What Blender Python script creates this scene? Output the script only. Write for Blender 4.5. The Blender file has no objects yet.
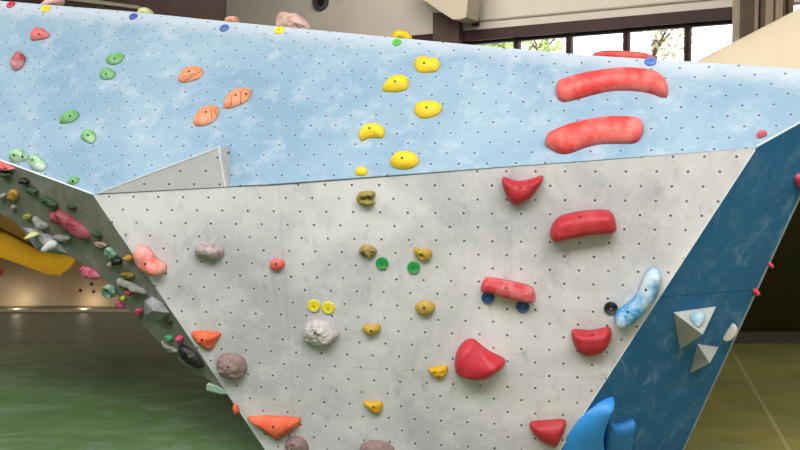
import bpy, bmesh, math, random
from mathutils import Vector, Matrix, noise

random.seed(7)
S = bpy.context.scene
COL = S.collection
F = 880.0                      # focal length in pixels of the 800 x 450 frame
CAMZ = 1.97
PITCH = math.atan(50 / F)
RX = Vector((1, 0, 0)); UP = Vector((0, math.sin(PITCH), math.cos(PITCH))); FW = Vector((0, math.cos(PITCH), -math.sin(PITCH)))
CAM = Vector((0, 0, CAMZ))

def c2w(v): return RX * v[0] + UP * v[1] + FW * v[2]
def ray(x, y): return c2w(((x - 400) / F, (225 - y) / F, 1.0))

class Plane:
    """outward normal n (towards the room), point p; local frame ax, ay"""
    def __init__(s, p, n, ax=None):
        s.p = Vector(p); s.n = Vector(n).normalized()
        if s.n.dot(s.p - CAM) > 0: s.n = -s.n
        a = Vector(ax) if ax is not None else Vector((0, 0, 1)).cross(s.n)
        a = (a - s.n * a.dot(s.n)).normalized()
        s.ax = a; s.ay = s.n.cross(a).normalized()
    def at(s, x, y):
        r = ray(x, y)
        return CAM + r * ((s.p - CAM).dot(s.n) / r.dot(s.n))
    def frame(s, o):
        m = Matrix((s.ax, s.ay, s.n)).transposed().to_4x4(); m.translation = o
        return m

# ------------------------------------------------------------------ planes of the boulder
TG = CAM + c2w((0.38656, -0.09492, 5.30378))
G = Plane(TG, c2w((0.18729, 0.23628, 0.95347)), c2w((0.98212, -0.01329, -0.18962)))
P1 = G.at(93, 195); PR = G.at(756, 148)
eB = (PR - P1).normalized()
nB0 = c2w((0.19583, -0.58547, 0.78669))
B = Plane(P1, nB0 - eB * nB0.dot(eB), c2w((0.98878, -0.00988, -0.25349)))
TB = B.at(464, 58.25)
def plane3(a, b, c): return Plane(a, (b - a).cross(c - a))
L = plane3(P1, G.at(228, 392), B.at(-100, 124.5))
R = plane3(PR, G.at(560, 450), B.at(800, 122.5))
if L.ax.x < 0: L.ax = -L.ax; L.ay = L.n.cross(L.ax)
if R.ax.x < 0: R.ax = -R.ax; R.ay = R.n.cross(R.ax)

# ------------------------------------------------------------------ material helpers
def lin(c):
    return tuple(((v / 255 / 12.92) if v / 255 <= .04045 else ((v / 255 + .055) / 1.055) ** 2.4) for v in c) + (1,)

class NT:
    def __init__(s, name):
        s.m = bpy.data.materials.new(name); s.m.use_nodes = True
        s.t = s.m.node_tree; s.b = s.t.nodes['Principled BSDF']
        s.co = s.t.nodes.new('ShaderNodeTexCoord').outputs['Object']
    def node(s, k, **kw):
        n = s.t.nodes.new(k)
        for a, v in kw.items(): setattr(n, a, v)
        return n
    def link(s, a, b): s.t.links.new(a, b)
    def val(s, sock, v):
        if hasattr(v, 'is_output') or isinstance(v, bpy.types.NodeSocket): s.link(v, sock)
        else: sock.default_value = v
    def math(s, op, a, b=None, clamp=False):
        n = s.node('ShaderNodeMath', operation=op, use_clamp=clamp)
        s.val(n.inputs[0], a)
        if b is not None: s.val(n.inputs[1], b)
        return n.outputs[0]
    def noise(s, scale, detail=4, rough=.6, co=None, dist=0):
        n = s.node('ShaderNodeTexNoise'); n.inputs['Scale'].default_value = scale
        n.inputs['Detail'].default_value = detail; n.inputs['Roughness'].default_value = rough; n.inputs['Distortion'].default_value = dist
        s.link(co or s.co, n.inputs['Vector']); return n.outputs['Fac']
    def mapping(s, scale=(1, 1, 1), loc=(0, 0, 0), rot=(0, 0, 0)):
        n = s.node('ShaderNodeMapping'); n.inputs['Scale'].default_value = scale; n.inputs['Location'].default_value = loc
        n.inputs['Rotation'].default_value = rot
        s.link(s.co, n.inputs['Vector']); return n.outputs['Vector']
    def ramp(s, f, lo, hi, a=0., b=1.):
        n = s.node('ShaderNodeMapRange', clamp=True)
        s.link(f, n.inputs['Value']); n.inputs['From Min'].default_value = lo; n.inputs['From Max'].default_value = hi
        n.inputs['To Min'].default_value = a; n.inputs['To Max'].default_value = b
        return n.outputs['Result']
    def mix(s, f, a, b):
        n = s.node('ShaderNodeMix', data_type='RGBA')
        s.val(n.inputs[0], f); s.val(n.inputs[6], a); s.val(n.inputs[7], b)
        return n.outputs[2]
    def bump(s, h, strength=.3, dist=.01):
        n = s.node('ShaderNodeBump'); n.inputs['Strength'].default_value = strength; n.inputs['Distance'].default_value = dist
        s.link(h, n.inputs['Height']); s.link(n.outputs[0], s.b.inputs['Normal'])
    def fin(s, col, rough=.6, spec=.4):
        s.val(s.b.inputs['Base Color'], col); s.val(s.b.inputs['Roughness'], rough)
        s.b.inputs['Specular IOR Level'].default_value = spec
        return s.m

def plain(name, c, rough=.6, spec=.4, var=.12, scale=6):
    t = NT(name); n = t.noise(scale)
    a = lin(c); d = tuple(v * (1 - var) for v in a[:3]) + (1,); u = tuple(min(1, v * (1 + var)) for v in a[:3]) + (1,)
    return t.fin(t.mix(t.ramp(n, .3, .7), d, u), rough, spec)

LAT_G = ((11.7606, .0272, 0, 0, 0, 0), (0, 11.7687, 0, 0, 0, 0))
LAT_B = ((11.9307, -.2903, -.055, .0153, .1597, -.036), (.0543, 12.5147, .0295, -.0409, .0407, .2052))
def dots(t, lat, r=.0092):
    """quincunx of drilled bolt holes (slightly uneven, as drilled); returns hole mask, chalk halo mask"""
    sp = t.node('ShaderNodeSeparateXYZ'); t.link(t.co, sp.inputs[0])
    u, v = sp.outputs[0], sp.outputs[1]
    mono = (u, v, None, t.math('MULTIPLY', u, u), t.math('MULTIPLY', u, v), t.math('MULTIPLY', v, v))
    ij = []
    for cf in lat:
        acc = cf[2]
        for k, m in enumerate(mono):
            if m is not None and abs(cf[k]) > 1e-6: acc = t.math('ADD', t.math('MULTIPLY', m, cf[k]), acc)
        ij.append(acc)
    out = None
    for o in (0, .5):
        ds = []
        for q in ij:
            w_ = t.math('SUBTRACT', t.math('FRACT', t.math('ADD', t.math('MULTIPLY', q, .5), .5 + o)), .5)
            ds.append(t.math('POWER', t.math('ABSOLUTE', t.math('MULTIPLY', w_, .17)), 2))
        d = t.math('SQRT', t.math('ADD', ds[0], ds[1]))
        out = d if out is None else t.math('MINIMUM', out, d)
    return t.ramp(out, r * .6, r * 1.1, 1, 0), t.ramp(out, r * 1.3, r * 2.8, 1, 0), sp

def panel_mat(name, base, cloud, chalk, lat, cl=.5, ck=.3, hole=(30, 30, 34), lines=(), streak=False, dot=True, rough=.75, holestr=.95, edge=None, smear=.22):
    t = NT(name)
    c = t.mix(t.ramp(t.noise(1.1, 5, .62, dist=.4), .38, .66, 0, cl), lin(base), lin(cloud))
    c = t.mix(t.ramp(t.noise(4.5, 7, .75, dist=.25), .5, .72, 0, ck), c, lin(chalk))
    if edge is not None: c = edge(t, c)
    c = t.mix(t.ramp(t.noise(28, 3, .7), .55, .85, 0, .25), c, lin(cloud))
    sm = t.ramp(t.noise(7, 6, .75, co=t.mapping((1, .55, 1), (3.1, 7.7, 0)), dist=.5), .56, .76, 0, smear)   # rubber smears
    c = t.mix(sm, c, tuple(v * .55 for v in lin(base)[:3]) + (1,))
    if streak:
        c = t.mix(t.ramp(t.noise(3, 6, .75, co=t.mapping((1.3, .6, 1), (1.3, .2, 0), (0, 0, .5)), dist=1.5), .55, .78, 0, .65), c, lin(chalk))
    if dot:
        m, halo, sp = dots(t, lat)
        v = t.ramp(t.noise(9, 2), .3, .7, holestr - .25, holestr)
        c = t.mix(t.math('MULTIPLY', halo, .16), c, lin(chalk))
        c = t.mix(t.math('MULTIPLY', m, v), c, lin(hole))
    else:
        sp = t.node('ShaderNodeSeparateXYZ'); t.link(t.co, sp.inputs[0])
    for ax, pos, st in lines:
        k = t.ramp(t.math('ABSOLUTE', t.math('SUBTRACT', sp.outputs[ax], pos)), .0012, .004, st, 0)
        c = t.mix(k, c, lin(hole))
    t.bump(t.noise(60, 3), .12, .004)
    return t.fin(c, rough, .3)

HMAT = {}
def hold_mat(c, chalk=.35, rough=.6, cc=(240, 232, 226), second=None, bscale=45, spec=.4, bstr=.35):
    key = (c, chalk, rough, cc, second)
    if key in HMAT: return HMAT[key]
    t = NT('hold_%d_%d_%d' % c)
    base = lin(c)
    col = t.mix(t.ramp(t.noise(22, 4), .35, .7, 0, .5), base, tuple(v * .72 for v in base[:3]) + (1,))
    if second: col = t.mix(t.ramp(t.noise(16, 3, .6, dist=.6), .47, .56), col, lin(second))
    col = t.mix(t.ramp(t.noise(24, 5, .7, dist=.3), .48, .7, 0, chalk * .55), col, lin(cc))
    col = t.mix(t.ramp(t.noise(8, 3, .55), .42, .66, 0, chalk * .85), col, lin(cc))
    t.bump(t.noise(bscale * 2, 5, .7), bstr, .006)
    HMAT[key] = t.fin(col, rough, spec)
    return HMAT[key]

# ------------------------------------------------------------------ object helpers
def link_mesh(name, bm, mat, parent=None, mw=None, smooth=False):
    me = bpy.data.meshes.new(name)
    bmesh.ops.recalc_face_normals(bm, faces=bm.faces)
    if smooth:
        for f in bm.faces: f.smooth = True
    bm.to_mesh(me); bm.free()
    me.materials.append(mat)
    o = bpy.data.objects.new(name, me); COL.objects.link(o)
    if mw is not None: o.matrix_world = mw
    if parent is not None:
        o.parent = parent; o.matrix_parent_inverse = PINV[parent.name] if parent.name in PINV else Matrix()
    return o
PINV = {}

def tag(o, label=None, cat=None, group=None, kind=None):
    if label: o['label'] = label
    if cat: o['category'] = cat
    if group: o['group'] = group
    if kind: o['kind'] = kind
    return o

def empty(name, loc, **kw):
    o = bpy.data.objects.new(name, None); COL.objects.link(o); o.empty_display_size = .1
    o.location = loc; PINV[o.name] = Matrix.Translation(Vector(loc)).inverted()
    return tag(o, **kw)

def box(bm, lo, hi):
    vs = [bm.verts.new((x, y, z)) for x in (lo[0], hi[0]) for y in (lo[1], hi[1]) for z in (lo[2], hi[2])]
    for q in ((0, 1, 3, 2), (4, 6, 7, 5), (0, 4, 5, 1), (2, 3, 7, 6), (0, 2, 6, 4), (1, 5, 7, 3)):
        bm.faces.new([vs[i] for i in q])
    return vs

def prism(bm, pts, off):
    a = [bm.verts.new(p) for p in pts]; b = [bm.verts.new(p + off) for p in pts]
    bm.faces.new(a); bm.faces.new(b[::-1]); n = len(a)
    for i in range(n): bm.faces.new((a[i], b[i], b[(i + 1) % n], a[(i + 1) % n]))

def slab(name, plane, pts, mat, parent=None, thick=.03, org=None):
    """flat panel of real thickness; pts are world points on the plane; object axes follow the plane"""
    m = plane.frame(org if org is not None else pts[0]); inv = m.inverted()
    bm = bmesh.new(); prism(bm, [inv @ p for p in pts], Vector((0, 0, -thick)))
    return link_mesh(name, bm, mat, parent, m)

def smooth_loop(pts, n):
    """closed Catmull-Rom through pts, resampled to n points evenly"""
    k = len(pts); dense = []
    for i in range(k):
        p0, p1, p2, p3 = pts[i - 1], pts[i], pts[(i + 1) % k], pts[(i + 2) % k]
        for j in range(12):
            t = j / 12
            dense.append(.5 * ((2 * p1) + (p2 - p0) * t + (2 * p0 - 5 * p1 + 4 * p2 - p3) * t * t + (3 * p1 - p0 - 3 * p2 + p3) * t ** 3))
    return resample(dense, n)

def resample(d, n):
    ln = [0]
    for i in range(len(d)): ln.append(ln[-1] + (d[(i + 1) % len(d)] - d[i]).length)
    out = []; j = 0
    for i in range(n):
        s = ln[-1] * i / n
        while ln[j + 1] < s: j += 1
        u = (s - ln[j]) / max(1e-9, ln[j + 1] - ln[j])
        out.append(d[j].lerp(d[(j + 1) % len(d)], u))
    return out

def near_on(spine, p):
    if len(spine) == 1: return spine[0]
    best = None
    for a, b in zip(spine, spine[1:]):
        u = max(0, min(1, (p - a).dot(b - a) / max(1e-9, (b - a).length_squared)))
        q = a.lerp(b, u)
        if best is None or (q - p).length < (best - p).length: best = q
    return best

def lump_bm(loop, spine, h, p=2.2, rings=9, amp=0., freq=14., feats=(), two=False, seed=0, tilt=0., jag=0.):
    """a moulded body over outline `loop` (2D) rising to `spine`, height h"""
    bm = bmesh.new(); n = len(loop)
    tops = [near_on(spine, q) for q in loop]
    sv = Vector((seed * 3.7, seed * 1.3, seed * 2.1))
    def ring(side):
        rs = []
        for k in range(rings + 1):
            th = (k / rings) * math.pi / 2
            s = 1 - math.cos(th) if k < rings else 1.0
            s = s * .985 if k == rings and len(spine) > 1 else s
            hh = (1 - (1 - min(s, 1)) ** p) ** (1 / p)
            row = []
            for i in range(n):
                q = loop[i].lerp(tops[i], s)
                z = h * hh * (1 + tilt * (q.y / max(.001, ext)))
                for fx, fy, fr, dh in feats: z += dh * hh * math.exp(-((q.x - fx) ** 2 + (q.y - fy) ** 2) / fr ** 2)
                w = Vector((q.x, q.y, z))
                if amp and hh > .02:
                    d = noise.noise_vector(w * freq + sv) * amp + noise.noise_vector(w * freq * 2.7 + sv) * amp * .45
                    w += Vector((d.x * .6 * hh, d.y * .6 * hh, d.z * hh))
                if jag:
                    w.z += hh * jag * (noise.cell(w * freq * .8 + sv) - .5)
                w.z = max(w.z, 0 if k == 0 else .0015)
                row.append(bm.verts.new((w.x, w.y, w.z * side)))
            rs.append(row)
        return rs
    ext = max(abs(q.y) for q in loop)
    def skin(rs, flip=False):
        for a, b in zip(rs, rs[1:]):
            for i in range(n):
                f = (a[i], a[(i + 1) % n], b[(i + 1) % n], b[i])
                bm.faces.new(f[::-1] if flip else f)
        bm.faces.new(rs[-1][::-1] if flip else rs[-1])
    r1 = ring(1); skin(r1)
    if two:
        r2 = ring(-1); skin(r2, True)
    else: bm.faces.new(r1[0][::-1])
    bmesh.ops.remove_doubles(bm, verts=bm.verts, dist=.0007)
    return bm

def E(cx, cy, rx, ry, rot=0, n=10):
    r = math.radians(rot)
    return [(cx + rx * math.cos(a) * math.cos(r) - ry * math.sin(a) * math.sin(r), cy + rx * math.cos(a) * math.sin(r) + ry * math.sin(a) * math.cos(r))
            for a in [2 * math.pi * i / n for i in range(n)]]

M_BOLT = plain('bolt_steel_dark', (38, 34, 32), .5, .5)
M_BRED = plain('bolt_red_painted', (128, 34, 40), .6, .3)
M_STEEL = plain('screw_steel', (150, 150, 150), .4, .6)
NSEED = [0]
def hold(plane, out, h, mat, label, group=None, spine=None, bolts=(), p=2.2, amp=.006, freq=20, feats=(), n=48, rings=9, flat=False,
         name='climbing_hold', cat='climbing hold', off=0., two=False, tilt=0., jag=0., sharp=False, parent=None):
    NSEED[0] += 1
    cx = sum(q[0] for q in out) / len(out); cy = sum(q[1] for q in out) / len(out)
    pl = plane
    o = pl.at(cx, cy)
    m = pl.frame(o + pl.n * off); inv = m.inverted()
    def lc(x, y):
        w = inv @ (Plane(pl.p + pl.n * off, pl.n, pl.ax)).at(x, y); return Vector((w.x, w.y))
    pj = lambda w: Vector((400 + F * (w - CAM).dot(RX) / (w - CAM).dot(FW), 225 - F * (w - CAM).dot(UP) / (w - CAM).dot(FW)))
    lean = pj(o + pl.n * (off + h)) - pj(o + pl.n * off)          # how far the raised face leans over its own foot
    if lean.length > .3 and not two:
        ln = lean.length; dh_ = lean / ln; ex = max((Vector(q) - Vector((cx, cy))).dot(dh_) for q in out)
        k_ = min(ln * (.55 if plane is B else .16), ex * .5)
        foot = [Vector(q) - dh_ * k_ * max(0, (Vector(q) - Vector((cx, cy))).dot(dh_) / ex) ** .6 for q in out]
    else: foot = out
    pts = [lc(*q) for q in foot]
    loop = resample([a.lerp(b, j / 8) for a, b in zip(pts, pts[1:] + pts[:1]) for j in range(8)], n) if sharp else smooth_loop(pts, n)
    sp = [lc(*q) for q in spine] if spine else [Vector((0, 0))]
    px = (pl.at(cx + 1, cy) - o).length
    ft = [(*lc(fx, fy), fr * px, dh) for fx, fy, fr, dh in feats]
    bm = lump_bm(loop, sp, h, p, rings, amp, freq, ft, two, NSEED[0], tilt, jag)
    ob = link_mesh(name, bm, mat, None, m, not flat)
    if parent is not None:
        ob.parent = parent; ob.matrix_parent_inverse = PINV[parent.name]
    else: tag(ob, label, cat, group)
    if bolts:
        bpy.context.view_layer.update()
    for bx_, by_ in bolts:
        oc = inv @ CAM; dr = (inv.to_3x3() @ ray(bx_, by_)).normalized()
        hit, loc, nrm, _ = ob.ray_cast(oc, dr)
        if not hit: continue
        b = bmesh.new()
        bmesh.ops.create_cone(b, cap_ends=True, segments=10, radius1=.0075, radius2=.0075, depth=.008)
        mm = nrm.to_track_quat('Z', 'Y').to_matrix().to_4x4(); mm.translation = loc
        bo = link_mesh('bolt', b, M_BRED if mat in (RED, REDB) else M_BOLT); bo.parent = ob; bo.matrix_basis = mm
    return ob

def disc(plane, cx, cy, r, mat, label, group, thick=.012, marks=1):
    m = plane.frame(plane.at(cx, cy)); bm = bmesh.new()
    pr = [(r, 0), (r, thick * .6), (r * .93, thick), (r * .62, thick), (r * .58, thick * .93), (r * .2, thick * .93)]
    rows = [[bm.verts.new((a * math.cos(t), a * math.sin(t), z)) for t in [2 * math.pi * i / 28 for i in range(28)]] for a, z in pr]
    for a, b in zip(rows, rows[1:]):
        for i in range(28): bm.faces.new((a[i], a[(i + 1) % 28], b[(i + 1) % 28], b[i]))
    bm.faces.new(rows[-1]); bm.faces.new(rows[0][::-1])
    o = link_mesh('marker_disc', bm, mat, None, m)
    tag(o, label, 'disc', group)
    b = bmesh.new(); bmesh.ops.create_cone(b, cap_ends=True, segments=12, radius1=r * .13, radius2=r * .1, depth=.006)
    s = link_mesh('screw', b, M_BOLT if marks == 1 else M_STEEL); s.parent = o; s.location = (0, 0, thick * .93 + .001)
    return o

# ------------------------------------------------------------------ hall (structure)
def struct(o): o['kind'] = 'structure'; return o

t = NT('mat_floor')
sp = t.node('ShaderNodeSeparateXYZ'); t.link(t.co, sp.inputs[0])
g = t.mix(t.ramp(t.noise(.9, 4, .6, co=t.mapping((1, .8, 1)), dist=.5), .35, .65), lin((92, 124, 70)), lin((80, 110, 76)))
g = t.mix(t.ramp(t.noise(2.2, 6, .7, co=t.mapping((.5, 1, 1), (2, 1, 0)), dist=1.2), .48, .72, 0, .6), g, lin((150, 168, 154)))
far = t.ramp(t.math('ADD', sp.outputs[1], t.math('MULTIPLY', t.noise(.7, 4), 3.0)), 9.6, 12.0)  # distant floor coloured greyer and darker to imitate the light falling off
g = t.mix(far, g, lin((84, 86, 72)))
ol = t.mix(t.ramp(t.noise(1.3, 5, .65, dist=.7), .35, .65), lin((142, 134, 70)), lin((116, 118, 72)))
ol = t.mix(t.ramp(t.noise(3.0, 6, .7, co=t.mapping((.5, 1, 1), (5, 1, 0)), dist=1.2), .52, .75, 0, .22), ol, lin((170, 165, 120)))
c = t.mix(t.ramp(sp.outputs[0], .3, .304), g, ol)
sx_ = t.math('ADD', sp.outputs[0], t.math('MULTIPLY', sp.outputs[1], -.262))     # seam between two cover sheets
c = t.mix(t.ramp(t.math('ABSOLUTE', t.math('SUBTRACT', sx_, 1.165)), .008, .02, .35, 0), c, lin((190, 185, 140)))
t.bump(t.noise(3, 4), .25, .05)
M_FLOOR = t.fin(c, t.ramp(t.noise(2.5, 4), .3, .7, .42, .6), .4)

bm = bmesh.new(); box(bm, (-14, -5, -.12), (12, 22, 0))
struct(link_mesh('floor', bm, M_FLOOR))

M_WALL = plain('painted_wall', (178, 170, 157), .85, .2, .05, 2)
M_DARKWOOD = plain('dark_brown_wood', (46, 26, 23), .6, .3, .25, 5)
M_HALL = plain('hall_wall', (150, 146, 138), .85, .2, .05, 2)

# window wall stands obliquely behind the boulder: header line at 2.6 m above the camera
HZ = CAMZ + 2.6
def onheight(x, y, z):
    r = ray(x, y); return CAM + r * ((z - CAMZ) / r.z)
WA = onheight(415, 37, HZ); WB = onheight(742, 8, HZ)
wd = Vector((WB.x - WA.x, WB.y - WA.y, 0)).normalized()
WF = Plane(WA, Vector((wd.y, -wd.x, 0)), wd)      # vertical plane of the wall face
WF.ax = wd; WF.ay = Vector((0, 0, 1)); WF.n = Vector((wd.y, -wd.x, 0))
def wl(x, y):                                      # coordinates along the wall of a pixel
    q = WF.at(x, y) - WA; return q.dot(wd), q.z + WA.z
MW = Matrix((wd, -WF.n, Vector((0, 0, 1)))).transposed().to_4x4(); MW.translation = Vector((WA.x, WA.y, 0))
def wbox(name, s0, s1, z0, z1, mat, d0=0., d1=.3, parent=None):
    bm = bmesh.new(); box(bm, (s0, d0, z0), (s1, d1, z1))
    return link_mesh(name, bm, mat, parent, MW)
sl = wl(464, 45)[0]; sr = wl(742, 30)[0]
zsill = 2.2; zhead = HZ - .17
struct(wbox('wall_front', -12, 12, HZ + .02, 7.2, M_WALL))
struct(wbox('wall_front_lower', -12, 12, 0, zsill, M_HALL))
struct(wbox('wall_front_left', -12, sl, zsill, zhead, M_DARKWOOD, .02, .3))
struct(wbox('wall_front_right', sr, 12, zsill, zhead, M_DARKWOOD, .02, .3))
struct(wbox('trim_1', wl(413, 37)[0], sr + .6, zhead, HZ + .02, M_DARKWOOD, -.08, .32))
struct(wbox('trim_2', wl(474, 20)[0], 9, HZ + .17, HZ + .20, plain('ledge_grey', (140, 132, 120), .8, .2), -.03, 0))

t = NT('window_glass')
tr = t.node('ShaderNodeBsdfTransparent'); gl = t.node('ShaderNodeBsdfGlossy'); gl.inputs['Roughness'].default_value = .03
mx = t.node('ShaderNodeMixShader'); mx.inputs[0].default_value = .05
t.link(tr.outputs[0], mx.inputs[1]); t.link(gl.outputs[0], mx.inputs[2])
t.link(mx.outputs[0], t.t.nodes['Material Output'].inputs['Surface']); M_GLASS = t.m
edges = [464, 515, 567.5, 625, 686.5, 742]
es = [wl(x, 40)[0] for x in edges]
for i in range(5):
    bm = bmesh.new(); a, b = es[i], es[i + 1]; w = .05
    box(bm, (a - .02, .05, zsill), (a + w, .17, zhead)); box(bm, (b - w, .05, zsill), (b + .02, .17, zhead))
    box(bm, (a + w, .06, zhead - .05), (b - w, .16, zhead)); box(bm, (a + w, .06, zsill), (b - w, .16, zsill + .06))
    wo = struct(link_mesh('window_%d' % (i + 1), bm, M_DARKWOOD, None, MW))
    bm = bmesh.new(); box(bm, (a + w, .10, zsill + .06), (b - w, .108, zhead - .05))
    p_ = link_mesh('pane', bm, M_GLASS); p_.parent = wo
# hall shell
M_CEIL = plain('ceiling_boards', (70, 52, 42), .8, .2, .2, 3)
for nm, lo, hi, mt in (('wall_left', (-14.2, -5, 0), (-14, 22, 7.2), M_HALL), ('wall_right', (12, -5, 0), (12.2, 22, 7.2), M_HALL),
                       ('wall_back', (-14, -5.2, 0), (12, -5, 7.2), M_HALL), ('ceiling', (-14, -5, 7.2), (12, 22, 7.35), M_CEIL)):
    bm = bmesh.new(); box(bm, lo, hi); struct(link_mesh(nm, bm, mt))

# dark timber gable at upper left, in front of the beige wall
DW = Plane(Vector((0, 13.5, 0)), Vector((0, -1, 0)), Vector((1, 0, 0)))
x1 = DW.at(224, 10).x
bm = bmesh.new(); box(bm, (-13.9, 13.5, 3.4), (x1, 13.7, 7.1)); struct(link_mesh('wall_partition', bm, M_DARKWOOD))
M_BEAMG = plain('grey_steel_beam', (120, 112, 98), .6, .3)
def beam(pts, dep, mat, label, name='roof_beam', cat='beam', th=.14, group=None):
    pl = Plane(Vector((0, dep, 0)), Vector((0, -1, 0)), Vector((1, 0, 0)))
    bm = bmesh.new(); prism(bm, [pl.at(*q) for q in pts], Vector((0, th, 0)))
    return tag(link_mesh(name, bm, mat), label, cat, group)
beam([(40, -8), (140, 6), (140, 9), (40, -3)], 12.6, M_BEAMG, 'thin grey roof beam against the dark timber at upper left')
beam([(96, -40), (104, -40), (104, 12), (96, 12)], 13.0, plain('dark_post', (40, 34, 26), .6), 'dark upright timber post behind the top edge at upper left', 'roof_post', 'post', .2)

# ceiling-level concrete beam end and dark post by the windows
bm = bmesh.new()
pl = Plane(WA + WF.n * .85, WF.n, wd)
q = [pl.at(*v) for v in ((405, -20), (470, -20), (466, 17), (462, 19), (453, 19.5), (438, 10), (424, 0))]
prism(bm, q, WF.n * -.5)
tag(link_mesh('concrete_beam', bm, plain('beam_beige', (160, 151, 132), .8, .2, .06, 3)), 'beige concrete beam end at the top of the dark post', 'beam')
s0 = wl(439, 30)[0]; s1 = wl(465, 30)[0]
o = wbox('timber_post', s0, s1, 0, wl(450, 14)[1], plain('post_brown', (74, 56, 46), .6, .3, .2), -.25, -.09)
tag(o, 'dark brown post under the beige beam, left of the windows', 'post')
bm = bmesh.new(); a = wl(477, 22)
box(bm, (a[0] - .05, -.1, a[1] - .07), (a[0] + .05, 0, a[1] + .07))
o = link_mesh('wall_bracket', bm, M_DARKWOOD, None, MW); tag(o, 'small dark bracket on beige wall beside the concrete beam', 'bracket')
# round lamp/fan housing on beige wall
a = wl(322, 2); e = empty('wall_fixture', MW @ Vector((a[0], 0, a[1])), label='dark round fixture high on the beige wall', cat='wall fixture')
def ringmesh(r0, r1, d0, d1, seg=28):
    bm = bmesh.new(); rows = []
    for r, d in ((r0, 0), (r0, d0), (r1, d0), (r1, d1)):
        rows.append([bm.verts.new((r * math.cos(t_), -d, r * math.sin(t_))) for t_ in [2 * math.pi * i / seg for i in range(seg)]])
    for p_, q_ in zip(rows, rows[1:]):
        for i in range(seg): bm.faces.new((p_[i], p_[(i + 1) % seg], q_[(i + 1) % seg], q_[i]))
    bm.faces.new(rows[-1]); return bm
mm = MW.copy(); mm.translation = MW @ Vector((a[0], 0, a[1]))
link_mesh('housing', ringmesh(.17, .12, .10, .03), plain('fixture_grey', (62, 62, 56), .5), e, mm)
mm2 = mm.copy(); mm2.translation = mm.translation + WF.n * .035
link_mesh('lens', ringmesh(.08, .05, .02, .01), plain('fixture_lens', (30, 30, 28), .3), e, mm2)

# brown ribbed pillar on the right
CP = Plane(Vector((0, 10.6, 0)), Vector((0, -1, 0)), Vector((1, 0, 0)))
cx0 = CP.at(741.5, 20).x; cx1 = CP.at(794, 20).x
e = empty('ribbed_pillar', ((cx0 + cx1) / 2, 10.75, 0), label='brown and tan ribbed pillar right of the windows', cat='pillar')
bm = bmesh.new(); box(bm, (cx0 + .02, 10.64, 0), (cx1, 10.95, 7.1)); link_mesh('core', bm, plain('pillar_tan', (168, 150, 124), .7, .3, .12, 8), e)
M_RIB = plain('pillar_rib', (92, 74, 58), .7, .3, .2, 8); M_RIB2 = plain('pillar_rib_tan', (150, 134, 112), .7, .3, .12, 8)
xr = cx0; k = 0
for wpx, mt in ((12, M_RIB), (5, M_RIB2), (5, M_RIB), (9, M_RIB2), (8, M_RIB2), (4, M_RIB), (6, M_RIB)):
    wv = (cx1 - cx0) * wpx / 52; bm = bmesh.new(); box(bm, (xr, 10.56 + .03 * (k % 2), 0), (xr + wv - .012, 10.66, 7.1))
    link_mesh('rib', bm, mt, e); xr += wv + .004; k += 1

# sand-coloured neighbouring boulder behind on the right
SD = Plane(Vector((0, 8.0, 0)), Vector((0, -1, 0)), Vector((1, 0, 0)))
prof = [(640, 84), (665, 76), (690, 66), (705, 58), (725, 47), (750, 35), (775, 22), (800, 9), (830, -6), (880, -26), (960, -40), (1080, -30), (1180, 40), (1200, 120)]
bm = bmesh.new(); rows = []
for dy, k in ((-.0, 1.0), (.25, 1.0), (.8, .93), (1.5, .8), (2.0, .55), (2.2, .3)):
    base = 2.0
    rows.append([bm.verts.new((SD.at(*q).x, 8.0 + dy, base + (SD.at(*q).z - base) * k)) for q in prof])
rows.insert(0, [bm.verts.new((v.co.x, 7.9, 2.0 + (v.co.z - 2.0) * .55)) for v in rows[0]])
rows.insert(0, [bm.verts.new((v.co.x, 8.0, 2.0)) for v in rows[0]])
for a_, b_ in zip(rows, rows[1:]):
    for i in range(len(prof) - 1): bm.faces.new((a_[i], a_[i + 1], b_[i + 1], b_[i]))
er = empty('climbing_wall', (SD.at(900, 100).x, 9.2, 0), label='sand-coloured boulder with undercut face darkened for shade, behind the slab at right', cat='climbing wall')
link_mesh('sandy_top', bm, plain('sand_boulder', (236, 218, 186), .8, .25, .05, 3), er, None, True)
t = NT('shaded_olive_panel'); cc = t.mix(t.ramp(t.noise(1.2, 4), .35, .65), lin((62, 54, 28)), lin((48, 50, 28)))  # olive kept dark to stand for the unlit underside
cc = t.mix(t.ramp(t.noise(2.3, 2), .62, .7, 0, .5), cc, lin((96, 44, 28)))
xa = SD.at(640, 84).x; xb = SD.at(1200, 120).x
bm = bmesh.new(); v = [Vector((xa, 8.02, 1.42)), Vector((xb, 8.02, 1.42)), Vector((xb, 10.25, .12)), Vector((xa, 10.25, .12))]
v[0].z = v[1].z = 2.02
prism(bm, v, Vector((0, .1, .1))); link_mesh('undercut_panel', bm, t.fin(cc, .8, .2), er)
bm = bmesh.new(); box(bm, (xa, 10.2, 0), (xb, 10.4, .14)); link_mesh('plinth', bm, plain('kerb_dark', (58, 52, 42), .7), er)

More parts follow.
